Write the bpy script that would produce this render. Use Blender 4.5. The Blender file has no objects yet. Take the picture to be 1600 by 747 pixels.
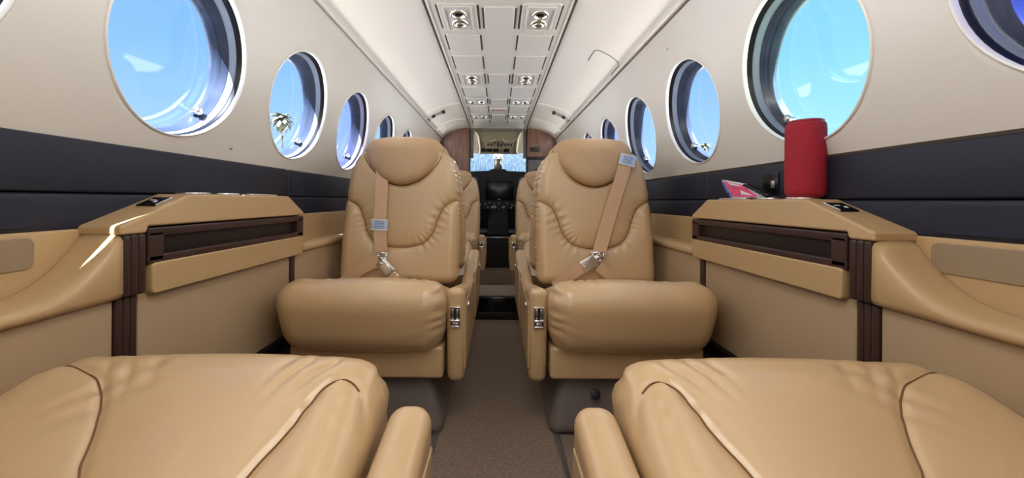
import bpy, bmesh, math, random
import numpy as np
from mathutils import Vector, Matrix
R = math.radians
SC = bpy.context.scene
COL = SC.collection
random.seed(4); rng = np.random.default_rng(4)

# ---------------------------------------------------------------- camera
CAMZ = 0.72
cam_d = bpy.data.cameras.new('camera'); cam = bpy.data.objects.new('camera', cam_d); COL.objects.link(cam)
cam_d.sensor_width = 36; cam_d.lens = 36*600/1600
cam_d.shift_x = (800-778)/1600; cam_d.shift_y = -(373.5-313)/1600
cam_d.clip_start = 0.02; cam_d.clip_end = 500
cam.matrix_world = Matrix.Translation((0, 0, CAMZ)) @ Matrix.Rotation(R(90), 4, 'X') @ Matrix.Rotation(0.008, 4, 'Z')
SC.camera = cam
SC.view_settings.view_transform = 'Standard'; SC.view_settings.look = 'None'
SC.view_settings.exposure = 0.42; SC.view_settings.gamma = 1.0; SC.view_settings.use_curve_mapping = False

# ---------------------------------------------------------------- sky, sun, fill and cove lights
W = bpy.data.worlds.new('sky'); SC.world = W; W.use_nodes = True
nt = W.node_tree; nt.nodes.clear()
wo = nt.nodes.new('ShaderNodeOutputWorld'); bg = nt.nodes.new('ShaderNodeBackground')
tc = nt.nodes.new('ShaderNodeTexCoord'); sp = nt.nodes.new('ShaderNodeSeparateXYZ'); cr = nt.nodes.new('ShaderNodeValToRGB')
nt.links.new(tc.outputs['Generated'], sp.inputs[0]); nt.links.new(sp.outputs['Z'], cr.inputs[0])
e = cr.color_ramp.elements
e[0].position = 0.0; e[0].color = (0.62, 0.86, 1.0, 1)
e[1].position = 0.75; e[1].color = (0.20, 0.42, 0.95, 1)
m_ = cr.color_ramp.elements.new(0.30); m_.color = (0.32, 0.60, 1.0, 1)
nt.links.new(cr.outputs[0], bg.inputs[0]); nt.links.new(bg.outputs[0], wo.inputs[0])
bg.inputs[1].default_value = 1.0

sd = bpy.data.lights.new('sun', 'SUN'); sd.energy = 55.0; sd.angle = R(0.6); sd.color = (1, .95, .86)
so = bpy.data.objects.new('sun', sd); COL.objects.link(so)
so.rotation_euler = Vector((0.10, 0.62, -0.78)).to_track_quat('-Z', 'Y').to_euler()

def area(name, loc, direction, sx, sy, energy, color=(1, 1, 1)):
    d = bpy.data.lights.new(name, 'AREA'); d.shape = 'RECTANGLE'; d.size = sx; d.size_y = sy; d.energy = energy; d.color = color
    o = bpy.data.objects.new(name, d); COL.objects.link(o); o.location = loc
    o.rotation_euler = Vector(direction).to_track_quat('-Z', 'Y').to_euler(); return o
area('aft_fill_light', (0, -1.0, 1.0), (0, 1, -0.12), 1.1, 0.75, 3.2, (0.93, 0.96, 1.0))  # added fill behind the camera; no door opening is modelled
area('overhead_fill_light', (0, 0.30, 1.462), (0, 0, -1), 0.30, 0.7, 3.8, (1.0, 0.97, 0.93))  # added overhead fill out of view, brightens near seats; no fixture modelled
for s in (-1, 1):
    area('cove_wash_light', (s*0.586, 1.45, 1.356), (-s, 0, -0.12), 5.0, 0.010, 5.2, (1.0, 0.975, 0.94))

# ---------------------------------------------------------------- materials
def sr(r, g, b):
    f = lambda c: (c/255/12.92) if c/255 <= .04045 else ((c/255+.055)/1.055)**2.4
    return (f(r), f(g), f(b), 1)
def mat(name, col, rough=.5, metal=0, bump=0, bscale=200, var=0, vscale=6, spec=.5, coat=0, emis=None, estr=0, detail=3):
    m = bpy.data.materials.new(name); m.use_nodes = True; t = m.node_tree; b = t.nodes['Principled BSDF']
    b.inputs['Base Color'].default_value = col; b.inputs['Roughness'].default_value = rough
    b.inputs['Metallic'].default_value = metal; b.inputs['Specular IOR Level'].default_value = spec
    b.inputs['Coat Weight'].default_value = coat; b.inputs['Coat Roughness'].default_value = .28
    if emis: b.inputs['Emission Color'].default_value = emis; b.inputs['Emission Strength'].default_value = estr
    tcn = t.nodes.new('ShaderNodeTexCoord')
    if bump:
        n = t.nodes.new('ShaderNodeTexNoise'); n.inputs['Scale'].default_value = bscale; n.inputs['Detail'].default_value = detail
        bp = t.nodes.new('ShaderNodeBump'); bp.inputs['Strength'].default_value = bump; bp.inputs['Distance'].default_value = .002
        t.links.new(tcn.outputs['Object'], n.inputs['Vector']); t.links.new(n.outputs['Fac'], bp.inputs['Height']); t.links.new(bp.outputs[0], b.inputs['Normal'])
    if var:
        n = t.nodes.new('ShaderNodeTexNoise'); n.inputs['Scale'].default_value = vscale; n.inputs['Detail'].default_value = 4
        r = t.nodes.new('ShaderNodeValToRGB'); e = r.color_ramp.elements
        e[0].position = .3; e[1].position = .7
        e[0].color = tuple(c*(1-var) for c in col[:3])+(1,); e[1].color = tuple(min(1, c*(1+var)) for c in col[:3])+(1,)
        t.links.new(tcn.outputs['Object'], n.inputs['Vector']); t.links.new(n.outputs['Fac'], r.inputs[0]); t.links.new(r.outputs[0], b.inputs['Base Color'])
    return m
LE = mat('tan_leather', sr(198, 165, 121), .32, bump=.05, bscale=300, var=.04, vscale=5, spec=.6, coat=.35)
LH = mat('headrest_leather', sr(188, 154, 114), .48, bump=.12, bscale=260, var=.05, vscale=5)
SEAM = mat('seam_thread', sr(112, 78, 46), .8)
PLT = mat('tan_side_leather', sr(190, 158, 114), .36, bump=.1, bscale=300, var=.04, vscale=3)
PLP = mat('tan_lower_vinyl', sr(178, 152, 118), .5, bump=.1, bscale=400, var=.04, vscale=3)
PLATE = mat('taupe_plate', sr(152, 132, 106), .5)
CRM = mat('cream_wall', sr(228, 224, 216), .30, bump=.05, bscale=120, var=.015, vscale=3)
CEI = mat('cream_ceiling', sr(236, 233, 226), .42, bump=.03, bscale=150)
PSU = mat('panel_cream', sr(220, 219, 211), .4)
GAP = mat('panel_gap', sr(78, 70, 60), .8)
NAVY = mat('navy_leather', sr(25, 31, 48), .55, bump=.12, bscale=350)
BRN = mat('dark_brown_laminate', sr(58, 38, 34), .38)
BRD = mat('deep_brown', sr(22, 14, 14), .45)
BLK = mat('black_plastic', sr(16, 16, 20), .5)
BLG = mat('black_gloss', sr(10, 11, 16), .15)
CHR = mat('chrome', (.82, .82, .82, 1), .14, metal=1)
STL = mat('brushed_metal', (.6, .58, .54, 1), .32, metal=1)
BELT = mat('belt_webbing', sr(208, 170, 134), .6, bump=.4, bscale=900)
CLIP = mat('belt_clip_plastic', sr(190, 208, 232), .4)
INK = mat('clip_print', sr(90, 115, 160), .6)
WHT = mat('white_plastic', sr(235, 235, 235), .4)
WRING = mat('white_window_lip', sr(244, 242, 236), .25)
REV = mat('window_reveal_rubber', sr(52, 62, 80), .22, var=.25, vscale=12)
REVD = mat('window_reveal_black', sr(20, 23, 32), .3)
REVG = mat('window_reveal_frosted', sr(120, 130, 145), .5, bump=.5, bscale=300)
CARP = mat('brown_carpet', sr(138, 120, 104), .95, bump=1.0, bscale=700, var=.22, vscale=120, spec=.1)
CARS = mat('side_carpet', sr(96, 86, 80), .95, bump=1.0, bscale=500, var=.15, vscale=90, spec=.1)
SHR = mat('grey_shroud_plastic', sr(110, 100, 93), .5, bump=.1, bscale=200)
RED = mat('red_fabric', sr(165, 24, 46), .75, bump=.5, bscale=1200, var=.06, vscale=300)
REDP = mat('red_rubber', sr(150, 24, 40), .5)
PINK = mat('pink_cover', sr(235, 90, 130), .3, var=.25, vscale=40)
PAGE = mat('white_page_edge', sr(230, 232, 240), .4)
BLUE = mat('blue_print', sr(90, 110, 190), .4)
BEIGE = mat('overhead_beige', sr(138, 130, 114), .6)
BEIG2 = mat('cockpit_grey_trim', sr(128, 122, 112), .6)
PIL = mat('pilot_seat_grey', sr(130, 118, 102), .7)
TXR = mat('exit_red', sr(190, 50, 50), .5)
CONC = mat('apron_concrete', sr(190, 186, 176), .9, var=.06, vscale=.5)
TRUNK = mat('palm_trunk', sr(48, 40, 34), .9)
FRND = mat('palm_frond', sr(72, 74, 56), .7)
SCR = mat('dark_screen', sr(24, 24, 34), .2)
GRS = mat('grey_screen', sr(92, 92, 96), .35)

def wood_mat():
    m = bpy.data.materials.new('walnut_veneer'); m.use_nodes = True; t = m.node_tree; b = t.nodes['Principled BSDF']
    tcn = t.nodes.new('ShaderNodeTexCoord'); mp = t.nodes.new('ShaderNodeMapping'); mp.inputs['Scale'].default_value = (14, 14, 1.6)
    n = t.nodes.new('ShaderNodeTexNoise'); n.inputs['Scale'].default_value = 2.2; n.inputs['Detail'].default_value = 6; n.inputs['Distortion'].default_value = 1.2
    r = t.nodes.new('ShaderNodeValToRGB'); e = r.color_ramp.elements
    e[0].position = .3; e[0].color = sr(92, 60, 48); e[1].position = .7; e[1].color = sr(146, 104, 84)
    t.links.new(tcn.outputs['Object'], mp.inputs[0]); t.links.new(mp.outputs[0], n.inputs['Vector']); t.links.new(n.outputs['Fac'], r.inputs[0]); t.links.new(r.outputs[0], b.inputs['Base Color'])
    b.inputs['Roughness'].default_value = .35
    return m
WOOD = wood_mat()
def glass_mat(name, tint, refl=.06):
    m = bpy.data.materials.new(name); m.use_nodes = True; t = m.node_tree; t.nodes.clear()
    o = t.nodes.new('ShaderNodeOutputMaterial'); tr = t.nodes.new('ShaderNodeBsdfTransparent'); tr.inputs[0].default_value = tint
    g = t.nodes.new('ShaderNodeBsdfGlossy'); g.inputs['Roughness'].default_value = .03; mx = t.nodes.new('ShaderNodeMixShader'); mx.inputs[0].default_value = refl
    t.links.new(tr.outputs[0], mx.inputs[1]); t.links.new(g.outputs[0], mx.inputs[2]); t.links.new(mx.outputs[0], o.inputs[0]); return m
G_CLEAR = glass_mat('clear_pane', (1, 1, 1, 1))
G_CYAN = glass_mat('cyan_tinted_pane', (.72, 1.0, .93, 1))
G_SKY = glass_mat('blue_tinted_pane', (.68, .77, 1, 1))
G_VIO = glass_mat('violet_tinted_pane', (.62, .62, .98, 1))
G_DEEP = glass_mat('deep_blue_pane', (.13, .16, .62, 1))
G_CLR = glass_mat('clear_plastic', (.9, .92, .95, 1), .25)
def shade_mat():
    m = bpy.data.materials.new('foil_sunshade'); m.use_nodes = True; t = m.node_tree; t.nodes.clear()
    o = t.nodes.new('ShaderNodeOutputMaterial'); tl = t.nodes.new('ShaderNodeBsdfTransparent'); d = t.nodes.new('ShaderNodeBsdfTranslucent')
    tcn = t.nodes.new('ShaderNodeTexCoord'); mp = t.nodes.new('ShaderNodeMapping'); mp.inputs['Scale'].default_value = (45, 45, 5)
    n = t.nodes.new('ShaderNodeTexNoise'); n.inputs['Scale'].default_value = 2; r = t.nodes.new('ShaderNodeValToRGB'); e = r.color_ramp.elements
    e[0].position = .35; e[0].color = (.25, .36, .5, 1); e[1].position = .65; e[1].color = (.8, .85, .95, 1)
    t.links.new(tcn.outputs['Object'], mp.inputs[0]); t.links.new(mp.outputs[0], n.inputs['Vector']); t.links.new(n.outputs['Fac'], r.inputs[0])
    t.links.new(r.outputs[0], tl.inputs[0]); d.inputs[0].default_value = (.8, .85, .9, 1)
    mx = t.nodes.new('ShaderNodeMixShader'); mx.inputs[0].default_value = .12
    t.links.new(tl.outputs[0], mx.inputs[1]); t.links.new(d.outputs[0], mx.inputs[2]); t.links.new(mx.outputs[0], o.inputs[0]); return m
SHADE = shade_mat()

# ---------------------------------------------------------------- mesh helpers
def mk(name, V, F, m, parent=None, smooth=True, loc=None):
    me = bpy.data.meshes.new(name); me.from_pydata([tuple(map(float, v)) for v in V], [], [tuple(f) for f in F]); me.validate()
    bm = bmesh.new(); bm.from_mesh(me); bmesh.ops.recalc_face_normals(bm, faces=bm.faces); bm.to_mesh(me); bm.free()
    for p in me.polygons: p.use_smooth = smooth
    if m: me.materials.append(m)
    o = bpy.data.objects.new(name, me); COL.objects.link(o)
    if parent: o.parent = parent
    if loc is not None: o.location = loc
    return o
def tag(o, label=None, cat=None, group=None, kind=None):
    if label: o['label'] = label
    if cat: o['category'] = cat
    if group: o['group'] = group
    if kind: o['kind'] = kind
    return o
def empty(name, loc=(0, 0, 0), rz=0, parent=None):
    o = bpy.data.objects.new(name, None); COL.objects.link(o); o.location = loc; o.rotation_euler = (0, 0, rz); o.empty_display_size = .05
    if parent: o.parent = parent
    return o
class MB:
    def __init__(s): s.V = []; s.F = []
    def add(s, V, F):
        n = len(s.V); s.V += [tuple(v) for v in V]; s.F += [tuple(i+n for i in f) for f in F]; return s
    def build(s, name, m, parent=None, smooth=True, loc=None): return mk(name, s.V, s.F, m, parent, smooth, loc)
_bx = {}
def rb(c, size, r=.004, seg=2, rot=None):
    """rounded box verts/faces; seg = subdivisions of the round"""
    key = (tuple(size), r, seg)
    if key not in _bx:
        hx, hy, hz = [x/2 for x in size]; rr = min(r, hx, hy, hz)
        def axis(h):
            a = [-h + rr*(1-math.cos(math.pi/2*i/seg)) for i in range(seg+1)]
            return a + [-x for x in reversed(a)]
        _bx[key] = dense((axis(hx), axis(hy), axis(hz)), (hx, hy, hz), rr)
    V, F = _bx[key]
    V = V.copy()
    if rot is not None: V = V @ np.array(rot.to_3x3() if hasattr(rot, 'to_3x3') else rot).T
    return V + np.array(c), F
def dense(ax, h, r):
    idx = {}; V = []; F = []
    n = [len(a) for a in ax]
    def vid(i, j, k):
        key = (i, j, k)
        if key not in idx: idx[key] = len(V); V.append((ax[0][i], ax[1][j], ax[2][k]))
        return idx[key]
    for d in range(3):
        a, b = [q for q in range(3) if q != d]
        for side in (0, n[d]-1):
            for i in range(n[a]-1):
                for j in range(n[b]-1):
                    q = []
                    for (u, v) in ((i, j), (i+1, j), (i+1, j+1), (i, j+1)):
                        t = [0, 0, 0]; t[d] = side; t[a] = u; t[b] = v; q.append(vid(*t))
                    flip = (side == 0) ^ (d == 1)
                    F.append(tuple(reversed(q)) if flip else tuple(q))
    V = np.array(V); H = np.array(h); inner = np.clip(V, -(H-r), H-r); D = V-inner
    L = np.linalg.norm(D, axis=1, keepdims=True); L[L == 0] = 1
    out = np.where(np.linalg.norm(D, axis=1, keepdims=True) > 1e-9, inner + D/L*r, V)
    return out, F
def dbox(size, r, n):
    ax = []
    for s, k in zip(size, n):
        h = s/2; rr = min(r, h*.999); seg = 6
        a = [-h + rr*(1-math.cos(math.pi/2*i/seg)) for i in range(seg+1)]
        mid = list(np.linspace(-(h-rr), h-rr, k+1))[1:-1] if h > rr else []
        ax.append(a+mid+[-x for x in reversed(a)])
    return dense(ax, [s/2 for s in size], min(r, min(size)/2*.999))
def box(name, c, size, m, parent=None, r=.003, seg=2, rot=None):
    V, F = rb((0, 0, 0), size, r, seg, rot); return mk(name, V, F, m, parent, True, c)
def rplate(name, c, size, axis, m, parent=None, r=.01, e=.0015, loc=None):
    """plate with rounded outline corners; axis = its thin direction"""
    a, b = [q for q in range(3) if q != axis]; ha, hb, ht = size[a]/2, size[b]/2, size[axis]/2; V = []; F = []
    def ring(ins, t):
        for (sx, sy, a0) in ((1, 1, 0), (-1, 1, 90), (-1, -1, 180), (1, -1, 270)):
            for k in range(6):
                q = R(a0+90*k/5); rr = max(r-ins, .0005); v = [0, 0, 0]
                v[a] = sx*(ha-r)+rr*math.cos(q); v[b] = sy*(hb-r)+rr*math.sin(q); v[axis] = t; V.append(v)
    ring(e, -ht); ring(e*.3, -ht+e*.3); ring(0, -ht+e); ring(0, ht-e); ring(e*.3, ht-e*.3); ring(e, ht)
    for k in range(5):
        for i in range(24): j = (i+1) % 24; F.append((k*24+i, k*24+j, k*24+24+j, k*24+24+i))
    F += [tuple(range(24)), tuple(range(120, 144))]
    o = mk(name, V, F, m, parent, True, c)
    for p in o.data.polygons:
        if len(p.vertices) > 4: p.use_smooth = False
    return o
def prism(poly, a0, a1, axis):
    """extrude 2D polygon along axis; poly coords are the other two axes in xyz order"""
    n = len(poly); V = []
    for a in (a0, a1):
        for p in poly:
            t = list(p); t.insert(axis, a); V.append(t)
    F = [tuple(range(n)), tuple(range(2*n-1, n-1, -1))]+[(i, (i+1) % n, (i+1) % n+n, i+n) for i in range(n)]
    return V, F
def bevel(o, w=.004, seg=3):
    b = o.modifiers.new('bevel', 'BEVEL'); b.width = w; b.segments = seg; b.limit_method = 'ANGLE'; b.angle_limit = R(35); b.harden_normals = True; return o
def tube(pts, rad, n=8, cap=True):
    V = []; F = []; pts = [Vector(p) for p in pts]; up = Vector((0, 0, 1))
    for i, p in enumerate(pts):
        d = (pts[min(i+1, len(pts)-1)]-pts[max(i-1, 0)]).normalized()
        a = d.cross(up) if abs(d.z) < .95 else d.cross(Vector((1, 0, 0))); a.normalize(); b = a.cross(d)
        r = rad[i] if isinstance(rad, (list, tuple)) else rad
        for k in range(n):
            t = 2*math.pi*k/n; V.append(p+a*math.cos(t)*r+b*math.sin(t)*r)
    for i in range(len(pts)-1):
        for k in range(n): F.append((i*n+k, i*n+(k+1) % n, (i+1)*n+(k+1) % n, (i+1)*n+k))
    if cap: F += [tuple(range(n)), tuple(range((len(pts)-1)*n, len(pts)*n))]
    return V, F
def lathe(prof, n=32, M4=None):
    V = []; F = []
    for (r, z) in prof:
        for k in range(n):
            t = 2*math.pi*k/n; V.append(Vector((r*math.cos(t), r*math.sin(t), z)))
    for i in range(len(prof)-1):
        for k in range(n): F.append((i*n+k, i*n+(k+1) % n, (i+1)*n+(k+1) % n, (i+1)*n+k))
    F += [tuple(range(n)), tuple(range((len(prof)-1)*n, len(prof)*n))]
    if M4 is not None: V = [M4 @ v for v in V]
    return V, F
def interp(x, xs, ys): return np.interp(x, xs, ys)
def smooth_curve(pts, n=60):
    """Catmull-Rom through pts"""
    P = [np.array(p, float) for p in pts]; P = [2*P[0]-P[1]]+P+[2*P[-1]-P[-2]]; out = []
    m = len(P)-3
    for i in range(m):
        for t in np.linspace(0, 1, n//m, endpoint=(i == m-1)):
            a, b, c, d = P[i:i+4]
            out.append(.5*((2*b)+(-a+c)*t+(2*a-5*b+4*c-d)*t*t+(-a+3*b-3*c+d)*t**3))
    return np.array(out)
def dist_poly(P, C):
    """distance from points P (n,2) to polyline C; returns distance, arc-length parameter, side"""
    best = np.full(len(P), 1e9); arc = np.zeros(len(P)); side = np.zeros(len(P)); acc = 0
    for i in range(len(C)-1):
        a = C[i]; d = C[i+1]-a; L = np.hypot(*d)
        t = np.clip(((P-a) @ d)/(L*L), 0, 1); q = a+t[:, None]*d; dd = np.hypot(*(P-q).T)
        cr_ = d[0]*(P[:, 1]-a[1])-d[1]*(P[:, 0]-a[0])
        k = dd < best; best[k] = dd[k]; arc[k] = (acc+t*L)[k]; side[k] = np.sign(cr_)[k]; acc += L
    return best, arc, side
def ribbon(centers, wdirs, width, thick, ndirs):
    V = []; F = []
    n = len(centers)
    for c, w, nn in zip(centers, wdirs, ndirs):
        c = Vector(c); w = Vector(w).normalized()*width/2; nn = Vector(nn).normalized()*thick
        V += [c-w, c+w, c+w+nn, c-w+nn]
    for i in range(n-1):
        for k in range(4): F.append((4*i+k, 4*i+(k+1) % 4, 4*i+4+(k+1) % 4, 4*i+4+k))
    F += [(0, 1, 2, 3), (4*n-4, 4*n-3, 4*n-2, 4*n-1)]
    return V, F

# ================================================================ LARGE STRUCTURE
Y0, Y1 = -1.15, 4.1
WZ = [0.82, 0.86, 0.92, 1.05, 1.16, 1.25, 1.31, 1.375]
WX = [0.772, 0.758, 0.738, 0.712, 0.690, 0.662, 0.636, 0.600]
_wp = np.polyfit(WZ, WX, 3)
def Xw(z): return np.polyval(_wp, z)
WR = 0.187; WC = 1.052; ZA, ZB = 0.82, 1.375
def build_wall(side, ys, name):
    mb = MB()
    N = 64; K = 7; hw = 0.24; z0, z1 = ZA+.012, ZB-.012
    def P(y, z, dx=0): return (side*(float(Xw(z))+dx), y, z)
    angs = [2*math.pi*n_/N for n_ in range(N)]
    for cx_, cz_ in ((hw, z1-WC), (-hw, z1-WC), (-hw, z0-WC), (hw, z0-WC)):
        ta = math.atan2(cz_, cx_) % (2*math.pi); bi = min(range(N), key=lambda q_: abs(angs[q_]-ta)); angs[bi] = ta
    zside = sorted({round(WC+hw*math.tan(a), 6) for a in angs if math.cos(a) > 0 and z0-1e-5 <= WC+hw*math.tan(a) <= z1+1e-5})
    zside[0] = z0; zside[-1] = z1
    def grid(ya, yb, za, zb, ny, nz):
        V = []; F = []; zs = zside if nz > 1 else [za, zb]; nz = len(zs)-1
        for i in range(ny+1):
            for j in range(nz+1): V.append(P(ya+(yb-ya)*i/ny, zs[j]))
        for i in range(ny):
            for j in range(nz): a = i*(nz+1)+j; F.append((a, a+1, a+nz+2, a+nz+1))
        mb.add(V, F)
    edges = [Y0]+[v for y in ys for v in (y-hw, y+hw)]+[Y1]
    for i in range(0, len(edges), 2):
        if edges[i+1]-edges[i] > 1e-4: grid(edges[i], edges[i+1], z0, z1, 1 if i not in (0, len(edges)-2) else 8, 24)
    grid(Y0, Y1, ZA, z0, 1, 1); grid(Y0, Y1, z1, ZB, 1, 1)
    for yc in ys:
        V = []; F = []
        for k in range(K+1):
            t = k/K
            for n_ in range(N):
                a = angs[n_]; ca, sa = math.cos(a), math.sin(a)
                top = (z1-WC) if sa > 0 else (WC-z0)
                s_ = min(hw/abs(ca) if abs(ca) > 1e-6 else 1e9, top/abs(sa) if abs(sa) > 1e-6 else 1e9)
                q = s_ + (WR-s_)*(1-(1-t)**1.6)
                V.append(P(yc+ca*q, WC+sa*q, 0 if k < K else .003))
        for k in range(K):
            for n_ in range(N): a = k*N+n_; b = k*N+(n_+1) % N; F.append((a, b, b+N, a+N))
        mb.add(V, F)
    w = mb.build(name, CRM); bmx = bmesh.new(); bmx.from_mesh(w.data); bmesh.ops.remove_doubles(bmx, verts=bmx.verts, dist=2e-4); bmesh.ops.recalc_face_normals(bmx, faces=bmx.faces); bmx.to_mesh(w.data); bmx.free()
    for p in w.data.polygons: p.use_smooth = True
    return tag(w, kind='structure')
YL = [0.384+.5*k for k in range(-1, 6)]
YR = [0.420+.503*k for k in range(-1, 6)]
WALL = {-1: build_wall(-1, YL, 'wall_left'), 1: build_wall(1, YR, 'wall_right')}
wn = 0
PANES = {(-1, 2): G_SKY, (-1, 3): G_SKY, (-1, 4): G_VIO, (-1, 5): G_SKY, (1, 0): G_SKY, (1, 1): G_DEEP, (1, 2): G_CYAN, (1, 3): G_SKY, (1, 4): G_SKY, (1, 5): G_VIO, (1, 6): G_SKY}
def ring_surface(side, yc, prof, N=64):
    V = []; F = []
    for (d, r) in prof:
        for n_ in range(N):
            a = 2*math.pi*n_/N; z = WC+r*math.sin(a); V.append((side*(float(Xw(z))+d), yc+r*math.cos(a), z))
    for k in range(len(prof)-1):
        for n_ in range(N): a = k*N+n_; b = k*N+(n_+1) % N; F.append((a, b, b+N, a+N))
    return V, F
for side, ys in ((-1, YL), (1, YR)):
    for k, yc in enumerate(ys):
        wn += 1
        w = tag(empty('window_%d' % wn, (0, 0, 0)), kind='structure')
        mk('lip_ring', *ring_surface(side, yc, [(.003, .1890), (-.003, .1895), (-.0045, .188), (-.003, .1855), (.010, .1855)]), WRING, w)
        mk('black_gasket', *ring_surface(side, yc, [(.008, .187), (.010, .1840), (.020, .1840), (.022, .182)]), REVD, w)
        mk('frosted_ring', *ring_surface(side, yc, [(.022, .183), (.024, .1805), (.038, .1805), (.040, .178)]), REVG, w)
        mk('reveal_ring', *ring_surface(side, yc, [(.040, .1795), (.041, .176), (.049, .176), (.050, .173), (.060, .173), (.061, .169), (.072, .169), (.074, .166), (.085, .165)]), REV, w)
        # glass disc
        V, F = ring_surface(side, yc, [(.072, r) for r in (.1705, .13, .09, .05, .012)]); F.append(tuple(range(4*64, 5*64)))
        mk('pane', V, F, PANES.get((side, k), G_SKY), w)
        zk = WC-.105; xk = side*(float(Xw(zk))+.052)
        Mk = Matrix.Translation((xk, yc+.118, zk)) @ Matrix.Rotation(side*R(-90), 4, 'Y')
        mk('pane_knob', *lathe([(.004, -.018), (.006, -.017), (.006, -.004), (.011, -.002), (.012, .004), (.009, .008), (.004, .009)], 16, Mk), G_CLR if side*1 > 5 else STL, w)

# ceiling cove (both sides) and flat centre
CP = smooth_curve([(.600, 1.375), (.575, 1.402), (.53, 1.434), (.46, 1.464), (.38, 1.484), (.300, 1.494)], 30)
mb = MB()
for s in (-1, 1):
    V = [(s*x, y, z) for y in (Y0, Y1) for (x, z) in CP]; n = len(CP)
    mb.add(V, [(i, i+1, i+1+n, i+n) for i in range(n-1)])
mb.add([(-.300, Y0, 1.494), (.300, Y0, 1.494), (.300, Y1, 1.494), (-.300, Y1, 1.494)], [(0, 1, 2, 3)])
ceil = mb.build('ceiling', CEI); bevel  # smooth arcs
tag(ceil, kind='structure')
for i, s in enumerate((-1, 1)):
    o = mk('trim_%d' % (i+1), *tube([(s*.598, Y0, 1.372), (s*.598, Y1, 1.372)], .0065, 10), CEI); tag(o, kind='structure')
# arch mouldings near the front
for j, ya in enumerate((3.05, 3.62)):
    pts = [(x, ya, z-.002) for x, z in CP]+[(float(Xw(z))-.001, ya, z) for z in np.linspace(1.37, .83, 14)]
    for s in (-1, 1):
        if j == 0: pp = [(s*p[0], p[1], p[2]) for p in pts][:30]
        else: pp = [(s*p[0], p[1], p[2]) for p in pts]
        o = mk('trim_%d' % (3+j*2+(s > 0)), *tube(pp, .004, 6), CEI); tag(o, kind='structure')

# floor
fl = mk('floor', [(-.62, Y0, 0), (.62, Y0, 0), (.62, 4.1, 0), (-.62, 4.1, 0)], [(0, 1, 2, 3)], CARP); tag(fl, kind='structure')
for i, s in enumerate((-1, 1)):
    o = box('seat_track', (s*.185, .95, .004), (.018, 2.6, .008), STL, fl, .002)
sparm = MB().add(*rb((0, 2.47, .068), (.32, .30, .136), .008)).build('spar_step', BLG); tag(sparm, 'black wing spar step crossing the aisle floor', 'step')
box('carpet_top', (0, 2.475, .139), (.32, .285, .008), mat('light_carpet', sr(128, 116, 104), .95, bump=1, bscale=600, var=.15, vscale=100, spec=.1), sparm, .003)
box('kick_strip', (0, 2.316, .022), (.32, .01, .044), BRD, sparm, .003)

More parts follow.
